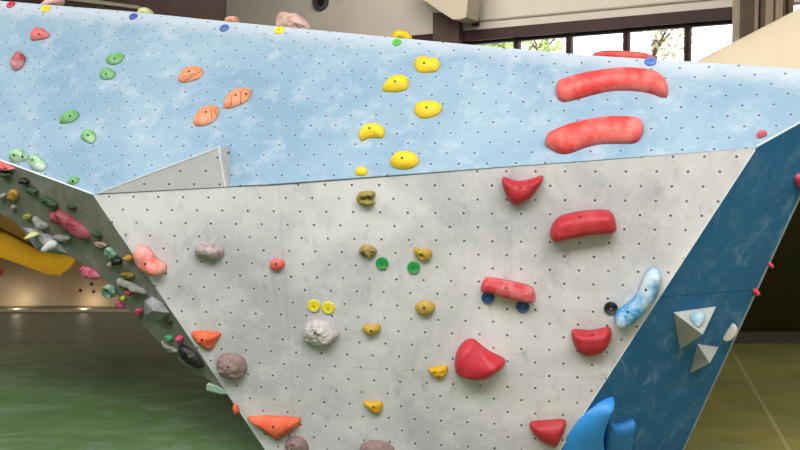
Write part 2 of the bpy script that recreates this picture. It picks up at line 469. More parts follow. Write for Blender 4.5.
# far climbing wall seen under the dark side on the left
FD = 13.1
FL = Plane(Vector((0, FD, 0)), Vector((0, -1, 0)), Vector((1, 0, 0)))
e = empty('climbing_wall', (-5.2, FD, 0), label='distant sandy climbing wall with a yellow band, at far left', cat='climbing wall')
xm = FL.at(60, 290).x; xl = -10.5; xr_ = -2.4
t = NT('sandy_wall'); cc = t.mix(t.ramp(t.noise(1.5, 4), .35, .65), lin((182, 160, 132)), lin((164, 142, 118)))
M_SAND = t.fin(cc, .5, .4)
bm = bmesh.new()
v = [bm.verts.new(c_) for c_ in ((xl, FD - .35, 0), (xm, FD + .12, 0), (xr_, FD - .3, 0), (xl, FD - .55, 2.4), (xm, FD, 2.4), (xr_, FD - .4, 2.4))]
bm.faces.new((v[0], v[1], v[4], v[3])); bm.faces.new((v[1], v[2], v[5], v[4]))
r = bmesh.ops.extrude_face_region(bm, geom=bm.faces[:])
bmesh.ops.translate(bm, vec=(0, .1, 0), verts=[q for q in r['geom'] if isinstance(q, bmesh.types.BMVert)])
link_mesh('wall_panel', bm, M_SAND, e)
YB = Plane(Vector((0, FD - .62, 0)), Vector((0, -1, 0)), Vector((1, 0, 0)))
M_YEL = plain('yellow_panel', (236, 178, 22), .5, .4, .08, 3)
bm = bmesh.new(); prism(bm, [YB.at(*q) for q in ((-120, 200), (20, 236), (40, 250), (78, 256), (70, 267), (59, 275), (46, 274), (20, 264), (-10, 254), (-120, 236))], Vector((0, .12, 0)))
link_mesh('yellow_band', bm, M_YEL, e)
bm = bmesh.new(); prism(bm, [YB.at(*q) for q in ((-120, 140), (120, 140), (110, 240), (60, 250), (34, 248), (4, 232), (-120, 196))], Vector((0, -.25, .12)))
link_mesh('shade_panel', bm, plain('shaded_yellow', (112, 84, 22), .7, .3, .2, 2), e)  # added panel, its yellow darkened for the shaded top of the band
for i, (x, y) in enumerate(((79, 291), (91, 284.5), (93, 292))):
    b = bmesh.new(); bmesh.ops.create_cone(b, cap_ends=True, segments=12, radius1=.024, radius2=.024, depth=.02)
    q = FL.at(x, y); yy = FD + .12 - .42 * (q.x - xm) / (xr_ - xm) - .115 * q.z / 2.4
    link_mesh('bolt_hole', b, M_BOLT, e, Matrix.Translation((q.x, yy, q.z)) @ Matrix.Rotation(math.pi / 2, 4, 'X'))
bm = bmesh.new(); box(bm, (-10.5, FD - .52, 0), (-2.4, FD - .46, .03))
tag(link_mesh('mat_edge', bm, plain('mat_edge_pale', (170, 152, 126), .6)), 'low pale kerb of the mat along the foot of the distant sandy wall', 'edging')  # mat edge raised into a strip to screen the added foot lights
hold(Plane(Vector((0, FD - .5, 0)), Vector((0, -1, 0)), Vector((1, 0, 0))), E(0.5, 272, 3, 4.5), .1, hold_mat((196, 40, 36), .1), 'red hold on the distant sandy wall at the left picture edge')

# ------------------------------------------------------------------ the boulder
body = empty('bouldering_wall', (G.at(400, 456).x, G.at(400, 456).y, 0), label='big overhanging bouldering wall with grey front, pale blue slab and dark blue side', cat='climbing wall')
def tofloor(a, b, z=0.0):
    return a + (b - a) * ((z - a.z) / (b.z - a.z))
GL = tofloor(P1, G.at(265, 450)); GR = tofloor(PR, G.at(560, 450))
topline = [(-200, -16), (-80, -6), (0, .8), (130, 11.5), (200, 18.8), (300, 28.5), (400, 38), (500, 47.5), (600, 56), (690, 61.5), (800, 68.5), (858, 72)]
seam = [(93, 195), (230, 186.3), (275, 183.8), (400, 174.6), (500, 167), (600, 159.8), (756, 148)]
gx0 = TG
def uv(pl, org, x, y):
    w = pl.at(x, y) - org; return w.dot(pl.ax), w.dot(pl.ay)
M_G = panel_mat('grey_panel', (182, 181, 184), (228, 224, 225), (234, 231, 231), LAT_G, .95, .45, smear=.6,
                lines=((0, uv(G, TG, 283.5, 260)[0], .16), (1, uv(G, TG, 430, 371)[1], .12), (0, uv(G, TG, 512, 400)[0], .08)))
e0 = B.at(0, .8) - TB; e1 = B.at(800, 68.5) - TB
e0 = Vector((e0.dot(B.ax), e0.dot(B.ay))); e1 = Vector((e1.dot(B.ax), e1.dot(B.ay)))
def lip_chalk(t, c):                      # rubbed, chalky band along the top lip
    sp = t.node('ShaderNodeSeparateXYZ'); t.link(t.co, sp.inputs[0])
    k = (e1.y - e0.y) / (e1.x - e0.x)
    d = t.math('SUBTRACT', t.math('ADD', t.math('MULTIPLY', sp.outputs[0], k), e0.y - k * e0.x), sp.outputs[1])
    m = t.ramp(t.math('ADD', d, t.math('MULTIPLY', t.noise(6, 5, .7), -.16)), -.03, .10, .75, 0)
    return t.mix(m, c, lin((198, 204, 212)))
M_B = panel_mat('pale_blue_panel', (127, 158, 181), (153, 177, 193), (192, 201, 208), LAT_B, .95, .65, hole=(52, 62, 92), edge=lip_chalk, smear=.12)
M_R = panel_mat('dark_blue_panel', (42, 108, 158), (54, 120, 168), (140, 176, 202), LAT_G, .6, .3, dot=False, streak=True, hole=(20, 45, 70),
                lines=((1, uv(R, PR, 740, 291)[1], .7),))
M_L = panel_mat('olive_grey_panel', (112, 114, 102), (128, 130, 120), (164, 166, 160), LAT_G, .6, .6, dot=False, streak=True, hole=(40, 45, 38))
front = slab('front_panel', G, [G.at(*q) for q in seam] + [GR, GL], M_G, body, .03, TG)
tag(front, 'pale grey front panel dotted with bolt holes')
tag(slab('slab_panel', B, [B.at(*q) for q in topline] + [B.at(845, 98)] + [B.at(*q) for q in seam[::-1]] + [B.at(-200, 87)], M_B, body, .03, TB),
    'pale blue leaning upper panel dotted with bolt holes')
lowL = [(-200, 160), (-60, 196), (0, 214), (14, 220), (25, 234), (36, 250), (68, 255.5), (100, 273), (128, 308), (157, 340), (185, 365), (228, 392)]
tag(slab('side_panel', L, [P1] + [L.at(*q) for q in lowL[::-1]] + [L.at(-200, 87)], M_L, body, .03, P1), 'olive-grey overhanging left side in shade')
RB = tofloor(R.at(800, 195), R.at(683, 450))
tag(slab('side_panel', R, [PR, R.at(845, 98), RB, GR], M_R, body, .03, PR), 'dark blue right side')
# plywood edge strip down the outer edge of the dark blue side
M_EDGE = plain('plywood_edge', (150, 166, 172), .7, .3, .15, 12)
def strip(pl, a, b, w, mat, parent, lift=.004, name='edge_strip'):
    d = (b - a).normalized(); s = pl.n.cross(d).normalized() * w
    pts = [a - s * .5 + pl.n * lift, b - s * .5 + pl.n * lift, b + s * .5 + pl.n * lift, a + s * .5 + pl.n * lift]
    bm = bmesh.new(); prism(bm, pts, pl.n * -(lift + .02))
    return link_mesh(name, bm, mat, parent)
strip(R, R.at(845, 98), RB, .014, M_EDGE, body)
M_WORN = plain('worn_edge', (222, 226, 228), .8, .2, .06, 20)
strip(B, B.at(-200, 87), B.at(93, 194), .009, M_WORN, body, .003)
strip(B, B.at(757, 146), B.at(845, 98), .006, M_WORN, body, .003)
strip(G, G.at(755, 150), GR, .005, M_WORN, body, .003)
for a_, b_ in zip(topline, topline[1:]):
    pass
# top deck and rear shell closing the body
per = [B.at(*q) for q in topline] + [R.at(845, 98), RB, GR, GL] + [L.at(*q) for q in lowL[::-1]] + [L.at(-200, 87)]
cen = sum(per, Vector()) / len(per); back = Vector((.05, 1, 0)).normalized()
bm = bmesh.new()
inner = [p_ + (cen - p_).normalized() * .05 - (B.n + G.n).normalized() * .02 for p_ in per]
rear = [p_.lerp(cen, .35) + back * 1.3 for p_ in per]
for i in range(len(topline)): rear[i].z = min(rear[i].z + .4, inner[i].z - .12)
for p_ in rear: p_.z = max(p_.z, .02)
for p_ in inner: p_.z = max(p_.z, .01)
a_ = [bm.verts.new(p_) for p_ in inner]; b_ = [bm.verts.new(p_) for p_ in rear]; n = len(a_)
for i in range(n): bm.faces.new((a_[i], a_[(i + 1) % n], b_[(i + 1) % n], b_[i]))
link_mesh('rear_shell', bm, plain('shell_grey', (120, 122, 122), .8), body)

# ------------------------------------------------------------------ volumes
# grey wedge continuing the front panel up over the slab
def wedge():
    bm = bmesh.new(); m = G.frame(TG); inv = m.inverted()
    f = [G.at(97, 193.6), G.at(225.5, 186.6), G.at(219, 147.2)]
    b_ = [B.at(97, 193.2), B.at(229.5, 186.3), B.at(230, 146.2)]
    f = [inv @ (p_ + G.n * .006) for p_ in f]; b_ = [inv @ p_ for p_ in b_]
    F_ = [bm.verts.new(p_) for p_ in f]; K = [bm.verts.new(p_) for p_ in b_]
    bm.faces.new(F_); bm.faces.new(K[::-1])
    for i in range(3): bm.faces.new((F_[i], K[i], K[(i + 1) % 3], F_[(i + 1) % 3]))
    bmesh.ops.remove_doubles(bm, verts=bm.verts, dist=.004)
    M = panel_mat('grey_wedge_panel', (176, 178, 180), (192, 192, 192), (222, 222, 222), LAT_G, .8, .4)
    o = link_mesh('wall_volume', bm, M, None, m)
    tag(o, 'long grey triangular wedge volume above the grey panel at left', 'climbing volume')
    bpy.context.view_layer.update()
    for a_, b_ in (((98, 193), (219, 147.2)), ((219, 147.6), (225.5, 186.4))):
        d = strip(G, G.at(*a_), G.at(*b_), .008, M_WORN, None, .009, 'worn_lit_rim')  # worn rims; the right one also paints in the lit facet
        d.parent = o; d.matrix_parent_inverse = o.matrix_world.inverted()
wedge()

def pyramid(plane, base, apex, hgt, mat, label, group):
    o0 = plane.at(sum(q[0] for q in base) / len(base), sum(q[1] for q in base) / len(base)); m = plane.frame(o0); inv = m.inverted()
    bm = bmesh.new(); vb = [bm.verts.new(inv @ plane.at(*q)) for q in base]
    up = Plane(plane.p + plane.n * hgt, plane.n, plane.ax)
    va = bm.verts.new(inv @ up.at(*apex)); bm.faces.new(vb[::-1])
    for i in range(len(vb)): bm.faces.new((vb[i], vb[(i + 1) % len(vb)], va))
    bmesh.ops.bevel(bm, geom=bm.edges[:], offset=.003, segments=1, affect='EDGES')
    return tag(link_mesh('wall_volume', bm, mat, None, m), label, 'climbing volume', group)
M_PYR = hold_mat((172, 176, 172), .3, .7, (206, 208, 206))
big_pyr = pyramid(R, [(673, 312), (716.5, 306), (705, 330), (679.5, 350)], (703, 334.5), .16, M_PYR, 'larger grey pyramid volume on dark blue side, holding a bluish hold', 'grey pyramid volumes on the dark blue side')
pyramid(R, [(697, 343.5), (719, 346.7), (711, 360), (689.5, 373.5)], (710, 363), .11, M_PYR, 'smaller grey pyramid volume just below the larger one on dark blue side', 'grey pyramid volumes on the dark blue side')

# bright blue wave volume at the foot of the dark blue side
e = empty('wall_volume', R.at(600, 455), label='bright blue wave-shaped volume at the foot of the dark blue side', cat='climbing volume')
M_WAVE = hold_mat((44, 146, 226), .06, .42, (150, 200, 235), bstr=.06); M_WAVE2 = hold_mat((40, 126, 196), .06, .5, (150, 200, 235), bstr=.06)
hold(R, [(559, 456), (563, 448), (567, 437), (571.5, 429.5), (578, 420), (585.5, 412), (592, 407), (599, 402), (606, 398.5), (613.5, 396), (608.5, 402), (604.5, 411), (601.5, 423), (601.5, 436), (604, 449), (605, 458), (580, 464)],
     .085, M_WAVE, '', spine=[(603, 405), (597, 420), (594, 435), (594, 450)], p=1.6, amp=0, name='crest', parent=e, n=80, rings=12, sharp=True)
hold(R, [(604, 411), (606, 417), (610, 421.5), (616, 423.5), (624, 422), (633, 417.5), (631.5, 430), (629.5, 445), (628, 458), (604, 460)],
     .06, M_WAVE2, '', spine=[(611, 430), (625, 430), (622, 450)], p=3.2, amp=0, name='rear_lobe', parent=e, n=64, sharp=True)

# ------------------------------------------------------------------ holds on the blue slab (B)
GB = 'holds on the pale blue slab'
YEL = hold_mat((250, 204, 16), .10, .5, (255, 238, 150)); ORG = hold_mat((238, 138, 92), .5, .65, (250, 190, 160))
GRN = hold_mat((102, 172, 92), .45, .6, (186, 216, 184)); GRNW = hold_mat((116, 176, 110), 1.0, .65, (226, 236, 224))
RED = hold_mat((182, 38, 48), .22, .5, (214, 112, 118), bstr=.15); REDB = hold_mat((226, 66, 62), .6, .5, (240, 148, 138), bstr=.15)
PNK = hold_mat((222, 98, 100), .3, .6, (240, 180, 176)); MAR = hold_mat((168, 66, 80), .55, .6, (226, 180, 180))
hold(B, [(31, 33), (36, 28.5), (44, 30), (50, 35), (46, 39), (33, 41), (30.5, 37)], .06, PNK, 'salmon pink hold high on the left of the blue slab', 'red and pink holds at left of the slab', bolts=[(39, 34)])
hold(B, [(19.5, 54), (24, 54.5), (25.5, 60), (22, 68), (15, 71.5), (12.5, 66), (15, 58)], .07, MAR, 'narrow maroon hold near the left edge of the blue slab', 'red and pink holds at left of the slab', spine=[(21, 58), (17, 67)], amp=.006)
hold(B, [(105, 60), (109, 64.5), (115, 65.2), (121, 62), (124.5, 55.5), (118, 54.5), (108, 56.5)], .05, GRN, 'green hold, upper of the close pair on the blue slab', 'green holds on the slab', bolts=[(114.5, 58.5)])
hold(B, [(100, 71), (104, 69), (112, 70), (115.5, 74), (112, 79), (105, 80), (100, 77)], .05, GRN, 'green hold, lower of the close pair on the blue slab', 'green holds on the slab', bolts=[(106, 74)])
hold(B, [(59, 122), (63, 124), (72, 122.5), (78, 117.5), (79, 113), (74, 111), (64, 114)], .055, GRN, 'green hold on the slab between the close green pair and the mottled round one', 'green holds on the slab', bolts=[(70, 116)])
hold(B, [(80, 136.5), (83, 131), (89, 129), (95, 133), (96, 139), (92, 144), (86, 142)], .05, hold_mat((112, 182, 100), .55, .6, (216, 236, 210)), 'rounded mottled green hold with chalk, above the small green one at the slab corner', 'green holds on the slab', bolts=[(88, 135)])
hold(B, [(9, 159), (11, 154), (17, 152), (25, 152.5), (29, 156), (27, 160), (18, 163), (11, 161.5)], .07, GRNW, 'chalky pale green hold at the slab foot, left of the white one', 'green holds on the slab', bolts=[(14, 155), (22.5, 156.5)])
hold(B, [(29, 159), (32, 154.5), (37, 154), (41, 159), (46, 163), (46.5, 168), (41, 172), (33, 170), (30.5, 165)], .07, GRNW, 'white chalked hold with green lower end at the slab foot', 'green holds on the slab', bolts=[(32.5, 160)], amp=.007)
hold(B, [(67, 182), (70, 178), (77, 177), (79.5, 179.5), (76, 184), (70, 185)], .035, GRN, 'small green hold low on the slab near its corner', 'green holds on the slab', bolts=[(73, 181)])
M_GRV = plain('groove_dark', (120, 56, 44), .8)
def groove(ob, a, b, r=.0028):
    """narrow slot line running over the face of a hold between two seen points"""
    bpy.context.view_layer.update(); inv = ob.matrix_world.inverted(); pts = []
    for k in range(13):
        x = a[0] + (b[0] - a[0]) * k / 12; y = a[1] + (b[1] - a[1]) * k / 12
        ok, loc, nr, _ = ob.ray_cast(inv @ CAM, (inv.to_3x3() @ ray(x, y)).normalized())
        if ok: pts.append((loc, nr))
    bm = bmesh.new(); rows = []
    for k, (p_, n_) in enumerate(pts):
        d = (pts[min(k + 1, len(pts) - 1)][0] - pts[max(k - 1, 0)][0]).normalized(); s_ = n_.cross(d).normalized()
        rows.append([bm.verts.new(p_ + s_ * r * u + n_ * w_) for u, w_ in ((-1, -.001), (-.6, .0012), (.6, .0012), (1, -.001))])
    for q0, q1 in zip(rows, rows[1:]):
        for i in range(4): bm.faces.new((q0[i], q0[(i + 1) % 4], q1[(i + 1) % 4], q1[i]))
    bm.faces.new(rows[0]); bm.faces.new(rows[-1][::-1])
    o = link_mesh('groove', bm, M_GRV); o.parent = ob
GO = 'orange ribbed holds on the slab'
o1 = hold(B, [(178.5, 77), (182, 70), (191, 66.5), (200, 67), (203, 71), (201, 77), (194, 81), (183, 83), (179, 81)], .055, ORG, 'orange ribbed hold on the blue slab, topmost of the three', GO, bolts=[(189, 71.5)], n=64, rings=14)
o2 = hold(B, [(224, 107), (226, 97), (232, 90), (241, 87.5), (250, 89), (251, 95), (246, 102), (236, 107), (227, 109)], .06, ORG, 'orange ribbed hold on the blue slab, rightmost of the three', GO, bolts=[(235.5, 95), (246, 94)], n=64, rings=14)
o3 = hold(B, [(194, 120), (197, 111), (204, 106), (213, 105), (219, 109), (218, 116), (212, 123), (202, 126.5), (195, 125.5)], .06, ORG, 'orange ribbed hold on the blue slab, lowest of the three', GO, bolts=[(206, 112)], n=64, rings=14)
for ob_, a_, b_ in ((o1, (185, 80.5), (200.5, 71.5)), (o1, (182.5, 78), (195, 73)), (o2, (231.4, 96), (231, 105.5)), (o2, (241, 91), (240.6, 104)),
                    (o3, (211, 108), (211.5, 118)), (o3, (214.5, 108.5), (216.5, 116))): groove(ob_, a_, b_)
GY = 'yellow holds on the slab'
hold(B, [(414, 62), (417, 57), (425, 56.5), (432, 59), (438, 60.5), (440, 65), (437, 71), (428, 73), (418, 72)], .06, YEL, 'yellow hold with a scooped top, highest of five on the blue slab', GY, bolts=[(424, 63)], feats=[(431, 62, 4, -.02)], amp=.006)
hold(B, [(383, 91), (384, 85), (389, 78), (397, 74.5), (405, 75.5), (409, 82), (407, 89), (402, 91.5), (392, 92.5)], .065, YEL, 'yellow hold on the slab just left of and below the highest', GY, bolts=[(395, 81.5)], amp=.005)
hold(B, [(414, 107), (416, 102), (424, 101), (436, 102), (442, 107), (441, 112), (434, 117), (423, 119), (416, 115)], .06, YEL, 'wide yellow hold on the slab, above the pair near the seam', GY, bolts=[(426.5, 107.5)], amp=.005)
hold(B, [(359, 137), (360, 129), (366, 124), (375, 123.5), (383, 127), (385, 133), (382, 138.5), (374, 138), (367, 139), (362, 141.5)], .07, YEL, 'yellow hold with undercut lower lip, leftmost large one on the slab', GY, bolts=[(369.5, 128)], feats=[(372, 136, 6, -.02)], amp=.005)
hold(B, [(390, 162), (393, 154), (400, 151), (410, 152), (417, 157), (419, 163), (413, 168), (404, 170), (394, 168)], .07, YEL, 'rounded yellow hold on the slab resting close above the seam', GY, bolts=[(402, 158)], amp=.005)
hold(B, [(355, 172), (357, 167.5), (363, 166.5), (367.5, 171), (365, 175.5), (358, 176)], .03, YEL, 'smallest yellow hold, at the foot of the blue slab just above the seam', GY, amp=.002)
hold(B, [(556, 88), (562, 81), (580, 75), (600, 70.5), (625, 68), (648, 70), (660, 75), (666, 84), (668, 95), (663, 98), (650, 93.5), (630, 91), (610, 91.5), (590, 96), (572, 101), (562, 102), (557, 97)], .085, REDB,
     'long curved red rail hold, upper of two on the blue slab', 'curved red rails on the slab', spine=[(566, 91), (590, 83.5), (625, 79), (650, 82), (660, 89)], p=2.4, amp=.003, freq=6, n=72)
hold(B, [(545, 143), (550, 135), (565, 126), (585, 120), (605, 116.5), (625, 116.5), (640, 119.5), (643.5, 126), (641, 138), (634, 143.5), (615, 144), (600, 144.5), (585, 148), (570, 153.5), (560, 154), (548, 148)], .085, REDB,
     'long curved red rail hold, lower of two on the blue slab', 'curved red rails on the slab', spine=[(556, 143), (580, 134), (605, 129), (632, 129)], p=2.4, amp=.003, freq=6, n=72)
hold(B, [(756.5, 136), (759, 131), (763, 132.5), (767, 132.5), (766.5, 136), (762, 138.5), (758, 138.5)], .035, hold_mat((214, 72, 92), .3), 'tiny pink-red hold at the right corner of the slab', amp=.006)

# round discs
def dm(c): return hold_mat(c, .12, .5, (235, 235, 225), bstr=.08)
D_Y, D_G, D_B, D_K, D_R = dm((236, 220, 26)), dm((26, 152, 66)), dm((34, 84, 158)), dm((16, 16, 18)), dm((206, 40, 74))
GD = 'round discs along the top of the slab'
rB = .036
disc(B, 11, 5.2, .037, D_R, 'flat red round disc at the top left corner of the blue slab', GD)
disc(B, 46, 9.2, .040, dm((246, 214, 30)), 'flat yellow round disc at top left of the blue slab', GD)
disc(B, 133.5, 17, .034, dm((66, 88, 176)), 'flat blue disc at the slab top under the pale lime hold', GD)
disc(B, 224.5, 28.5, .036, dm((74, 112, 178)), 'flat blue disc at the slab top below the small orange tip', GD)
disc(B, 279.5, 30.8, .036, dm((246, 222, 20)), 'flat yellow disc at the slab top beside the pink rock hold', GD)
disc(B, 397, 43, .031, dm((84, 190, 60)), 'flat green disc at the slab top under a yellow hold', GD)
disc(B, 650.5, 62, .036, dm((80, 124, 196)), 'flat blue disc at the slab top right, beside the red rail', GD)

# holds lying on the top edge, seen from below
def top_hold(out, mat, label, h=.09, setback=.16, amp=.008, flat=False, n=40):
    x = sum(q[0] for q in out) / len(out)
    i = max(j for j in range(len(topline)) if topline[j][0] <= x); a_, b_ = topline[i], topline[i + 1]
    ey = a_[1] + (b_[1] - a_[1]) * (x - a_[0]) / (b_[0] - a_[0])
    d = B.at(x, ey) + Vector((0, setback, 0))
    pl = Plane(d, Vector((0, -1, 0)), Vector((1, 0, 0)))
    hold(pl, out, h, mat, label, 'holds over the top edge of the slab', amp=amp, two=True, flat=flat, n=n)
top_hold([(41, 6.5), (46, 1), (52, -1), (58, 0), (64, 0), (62, 4.5), (58, 7), (48, 9)], hold_mat((232, 178, 170), .4), 'pale pink hold over the top edge at upper left')
top_hold([(138, 13), (140, 9.5), (146, 8), (151, 10), (153, 13.5), (151, 17), (140, 16)], hold_mat((204, 214, 140), .5), 'pale lime hold over the top edge beside the blue disc')
top_hold([(225, 21), (227, 18), (232, 16.8), (237, 17), (239, 22), (237, 26), (227, 25)], hold_mat((232, 150, 120), .4), 'small orange hold tip over the top edge')
top_hold([(276, 28), (277, 18), (279, 13), (284, 12), (290, 13.5), (297, 14), (303, 18), (308, 23), (311, 30), (300, 36), (282, 34)], hold_mat((206, 164, 150), .4, .8), 'large pinkish rock-like hold standing over the top edge', amp=.02, flat=True, n=22)
top_hold([(391, 38), (393, 33), (397, 31), (404, 31.5), (410, 34), (412, 39), (408, 43), (395, 42)], YEL, 'yellow hold over the top edge above the green disc')
top_hold([(592, 55), (600, 51.5), (615, 50.8), (632, 51.8), (645, 53.5), (653, 56.5), (657, 61), (640, 66), (605, 63)], REDB, 'red rail hold lying along the top edge at right', h=.1, setback=.2, amp=.003)

# ------------------------------------------------------------------ holds on the grey front (G)
GOC = 'olive and ochre holds in the middle of the grey panel'
OLV = hold_mat((140, 128, 50), .3, .65, (206, 198, 140)); OCH = hold_mat((184, 150, 54), .3, .65, (226, 210, 150)); OCY = hold_mat((214, 164, 22), .12, .6, (236, 214, 140))
hold(G, [(356.5, 199), (359, 193), (364, 191), (374, 191.5), (375, 196), (371.5, 198.5), (375, 203), (370, 206), (362, 205)], .06, OLV, 'olive hold split by a notch, topmost on the grey panel', GOC, bolts=[(364.5, 198)], feats=[(370, 198, 3, -.045), (364, 198, 2.5, -.03)], amp=.010)
hold(G, [(359, 252), (361, 246), (367, 244), (374, 247), (377, 251), (374, 257), (367, 258), (361, 255)], .055, hold_mat((150, 130, 62), .2, .7), 'knobbly olive-brown hold left of the green disc pair', GOC, amp=.022, freq=26, flat=True, n=40, rings=10, feats=[(364, 254, 3, -.03), (372, 255, 3, -.03)])
hold(G, [(414, 250), (416, 247), (421, 249), (427, 248), (432, 252), (431, 258), (426, 261), (419, 259), (415, 254)], .05, OCH, 'ochre pocket hold just above the right green disc', GOC, bolts=[(422, 255)], feats=[(422, 255, 3, -.02)])
hold(G, [(415.5, 306), (418, 302), (426, 300), (433, 303), (435, 308), (432, 313), (424, 315), (418, 313)], .05, OCH, 'round ochre hold below the right green disc', GOC, bolts=[(424, 307.5)])
hold(G, [(362, 328), (365, 324), (372, 324.5), (379, 324), (381, 329), (377, 333), (371, 336), (366, 333)], .05, OCH, 'heart-like ochre hold right of the white rock hold', GOC, bolts=[(371, 331)])
hold(G, [(429, 369), (434, 366.5), (446, 365), (448, 369), (445, 376), (440, 379.5), (434, 376)], .05, OCY, 'knobbly yellow hold left of the big red hold', GOC, amp=.012, freq=26, feats=[(436, 371, 2, -.02), (443, 371, 2, -.02), (440, 376, 2, -.02)])
hold(G, [(364, 403), (366, 400.5), (372, 401.5), (381, 401), (383, 405), (381, 412), (376, 413), (369, 409.5)], .045, OCY, 'lowest yellow hold, near the bottom centre of the grey panel', GOC, bolts=[(373.5, 407)])
GRD = 'red holds on the grey panel'
hold(G, [(502, 179), (504.5, 176.5), (513, 180), (522, 180.5), (533, 178), (541, 175.5), (543.5, 178), (537, 190), (529, 199), (519, 205), (511, 203), (506, 195), (503, 186)], .085, RED, 'heart-shaped dark red hold directly under the slab seam', GRD, spine=[(510, 184), (520, 191), (534, 183)], bolts=[(520, 188)], feats=[(522, 182, 6, -.03)], amp=.002)
hold(G, [(550, 232), (553, 223), (560, 216), (575, 212), (590, 210), (607, 210), (613, 214), (616, 224), (616, 229.5), (608, 233), (590, 234), (570, 238), (557, 240.5), (551, 238)], .11, RED, 'long blocky red hold below the curved rails', GRD, spine=[(563, 229), (585, 223), (606, 221)], p=2.8, amp=.003, bolts=[(580, 217)], n=60)
hold(G, [(480.5, 288), (482, 283), (486, 276.5), (495, 277.5), (510, 280.5), (525, 284), (533, 288), (535.5, 296), (534.5, 301), (526, 301), (510, 298), (495, 293), (484, 291)], .09, hold_mat((198, 58, 66), .5, .55, (234, 172, 174), bstr=.15), 'slanted chalky red bar hold propped over two blue discs', GRD, spine=[(489, 283.5), (510, 289), (528, 294)], p=2.6, amp=.003, bolts=[(506, 288)], n=60)
hold(G, [(571.5, 333), (574, 329), (590, 330), (603, 327.5), (610, 327), (611.5, 335), (607, 347), (598, 354.5), (588, 356), (579, 352), (574, 344)], .09, RED, 'rounded red hold near the black disc and dark blue side', GRD, spine=[(583, 337), (600, 336)], amp=.003, bolts=[(592, 335)])
hold(G, [(455, 371), (455.5, 357), (459, 347), (465.5, 340), (473, 338.5), (480, 343.5), (490, 351), (503, 357.5), (505.5, 362), (500, 369), (492, 375.5), (483, 379.5), (470, 377), (459, 373.5)], .13, hold_mat((196, 38, 54), .12, .5, (222, 118, 128), bstr=.12), 'big smooth red hold low in the middle of the grey panel', GRD, spine=[(464, 357), (470, 368), (490, 363)], p=1.9, amp=.002, feats=[(481, 355, 8, -.03)], n=60)
hold(G, [(529.5, 425), (532, 421), (545, 420), (560, 419), (566, 421), (564, 432), (556.5, 447), (550, 446), (541, 441), (533, 433)], .08, RED, 'rounded triangular red hold at the bottom by the dark blue side', GRD, spine=[(543, 427), (556, 429)], amp=.002, p=1.8)
BLUW = hold_mat((64, 150, 204), 1.0, .5, (224, 236, 242), bstr=.12)
hold(G, [(614.5, 318), (617, 310), (627, 303), (637, 292), (643, 277), (648, 269.5), (655, 267.5), (661, 273), (661, 283), (656, 297), (648, 308), (638, 319), (627, 327), (619, 327.5), (615, 323)], .10, BLUW, 'sky blue curved jug hold whitened with chalk, leaning along the dark blue edge', None, spine=[(622, 318), (638, 305), (648, 291), (653, 276)], amp=.003, bolts=[(628, 312), (646, 290)], n=60)
disc(G, 382.3, 263.2, .040, D_G, 'flat green round disc beside the knobbly olive hold, left of the green pair', 'discs on the grey panel')
disc(G, 413.7, 267.4, .040, D_G, 'flat green round disc under the ochre pocket hold, right of the green pair', 'discs on the grey panel')
disc(G, 314.2, 305.5, .040, D_Y, 'flat yellow round disc above the white rock hold, left of the yellow pair', 'discs on the grey panel')
disc(G, 328.5, 307.6, .040, D_Y, 'flat yellow round disc above the white rock hold, right of the yellow pair', 'discs on the grey panel')
disc(G, 488, 297.6, .040, D_B, 'flat blue round disc under the left end of the slanted red bar', 'discs on the grey panel', marks=2)
disc(G, 522.8, 306.4, .040, D_B, 'flat blue round disc under the right end of the slanted red bar', 'discs on the grey panel', marks=2)
disc(G, 610.8, 308, .040, D_K, 'flat black round disc beside the sky blue jug hold', 'discs on the grey panel', marks=2)
COR = hold_mat((224, 110, 88), .9, .65, (236, 178, 172), second=(230, 140, 130)); ORR = hold_mat((226, 92, 54), .3, .65, (240, 170, 140))
hold(G, [(134.7, 252), (138, 247), (144, 245), (150, 248.5), (157, 258), (166, 264), (166.5, 271), (160, 274.5), (148, 273.5), (141, 269), (136.5, 260)], .09, COR, 'coral pink hold with chalked top on the left edge of the grey panel', 'orange and coral holds on the grey panel', spine=[(144, 256), (156, 268)], bolts=[(145, 264)], amp=.009)
hold(G, [(270, 264), (273, 259.5), (281, 259), (285, 263), (283, 268), (277, 271), (271, 268)], .04, hold_mat((224, 92, 82), .2), 'small coral hold alone left of the panel joint', 'orange and coral holds on the grey panel', bolts=[(276.5, 264)])
hold(G, [(190.5, 333), (194, 330.5), (208, 331), (221.5, 333), (218, 340), (213, 349), (207, 349.5), (199, 345), (193, 339)], .06, ORR, 'orange-red angular hold above the purple-brown rock hold', 'orange and coral holds on the grey panel', bolts=[(202, 340)], amp=.012, flat=True, n=20, rings=4, p=1.5)
hold(G, [(247, 417.5), (262, 415), (282, 416), (301.5, 417.5), (300, 425), (292, 432), (283, 438), (278, 441), (270, 436), (258, 426)], .07, ORR, 'wide orange triangular hold at the bottom left of the grey panel', 'orange and coral holds on the grey panel', bolts=[(273, 427)], spine=[(262, 421), (278, 430), (292, 422)], p=1.6, amp=.003, sharp=True)
hold(G, [(233.5, 405), (237, 404.5), (239.5, 410), (237, 414), (234.5, 412)], .04, ORR, 'tiny orange hold on the lower left edge of the grey panel', 'orange and coral holds on the grey panel', amp=.003)
WHR = hold_mat((190, 184, 182), .5, .85, (232, 228, 226), second=(160, 150, 150)); PUR = hold_mat((142, 116, 114), .22, .85, (186, 160, 158)); PNG = hold_mat((172, 156, 156), .4, .8, (216, 204, 204), second=(146, 120, 122))
hold(G, [(303, 336), (306, 325), (313, 320), (319, 319), (326, 322), (335, 327), (339.5, 333), (336, 340), (328, 344), (315, 344.5), (305, 341.5)], .085, WHR, 'whitish rock-like hold under the two yellow discs', 'rock-like holds on the grey panel', bolts=[(315, 333)], amp=.024, freq=18, flat=True, n=36, rings=9)
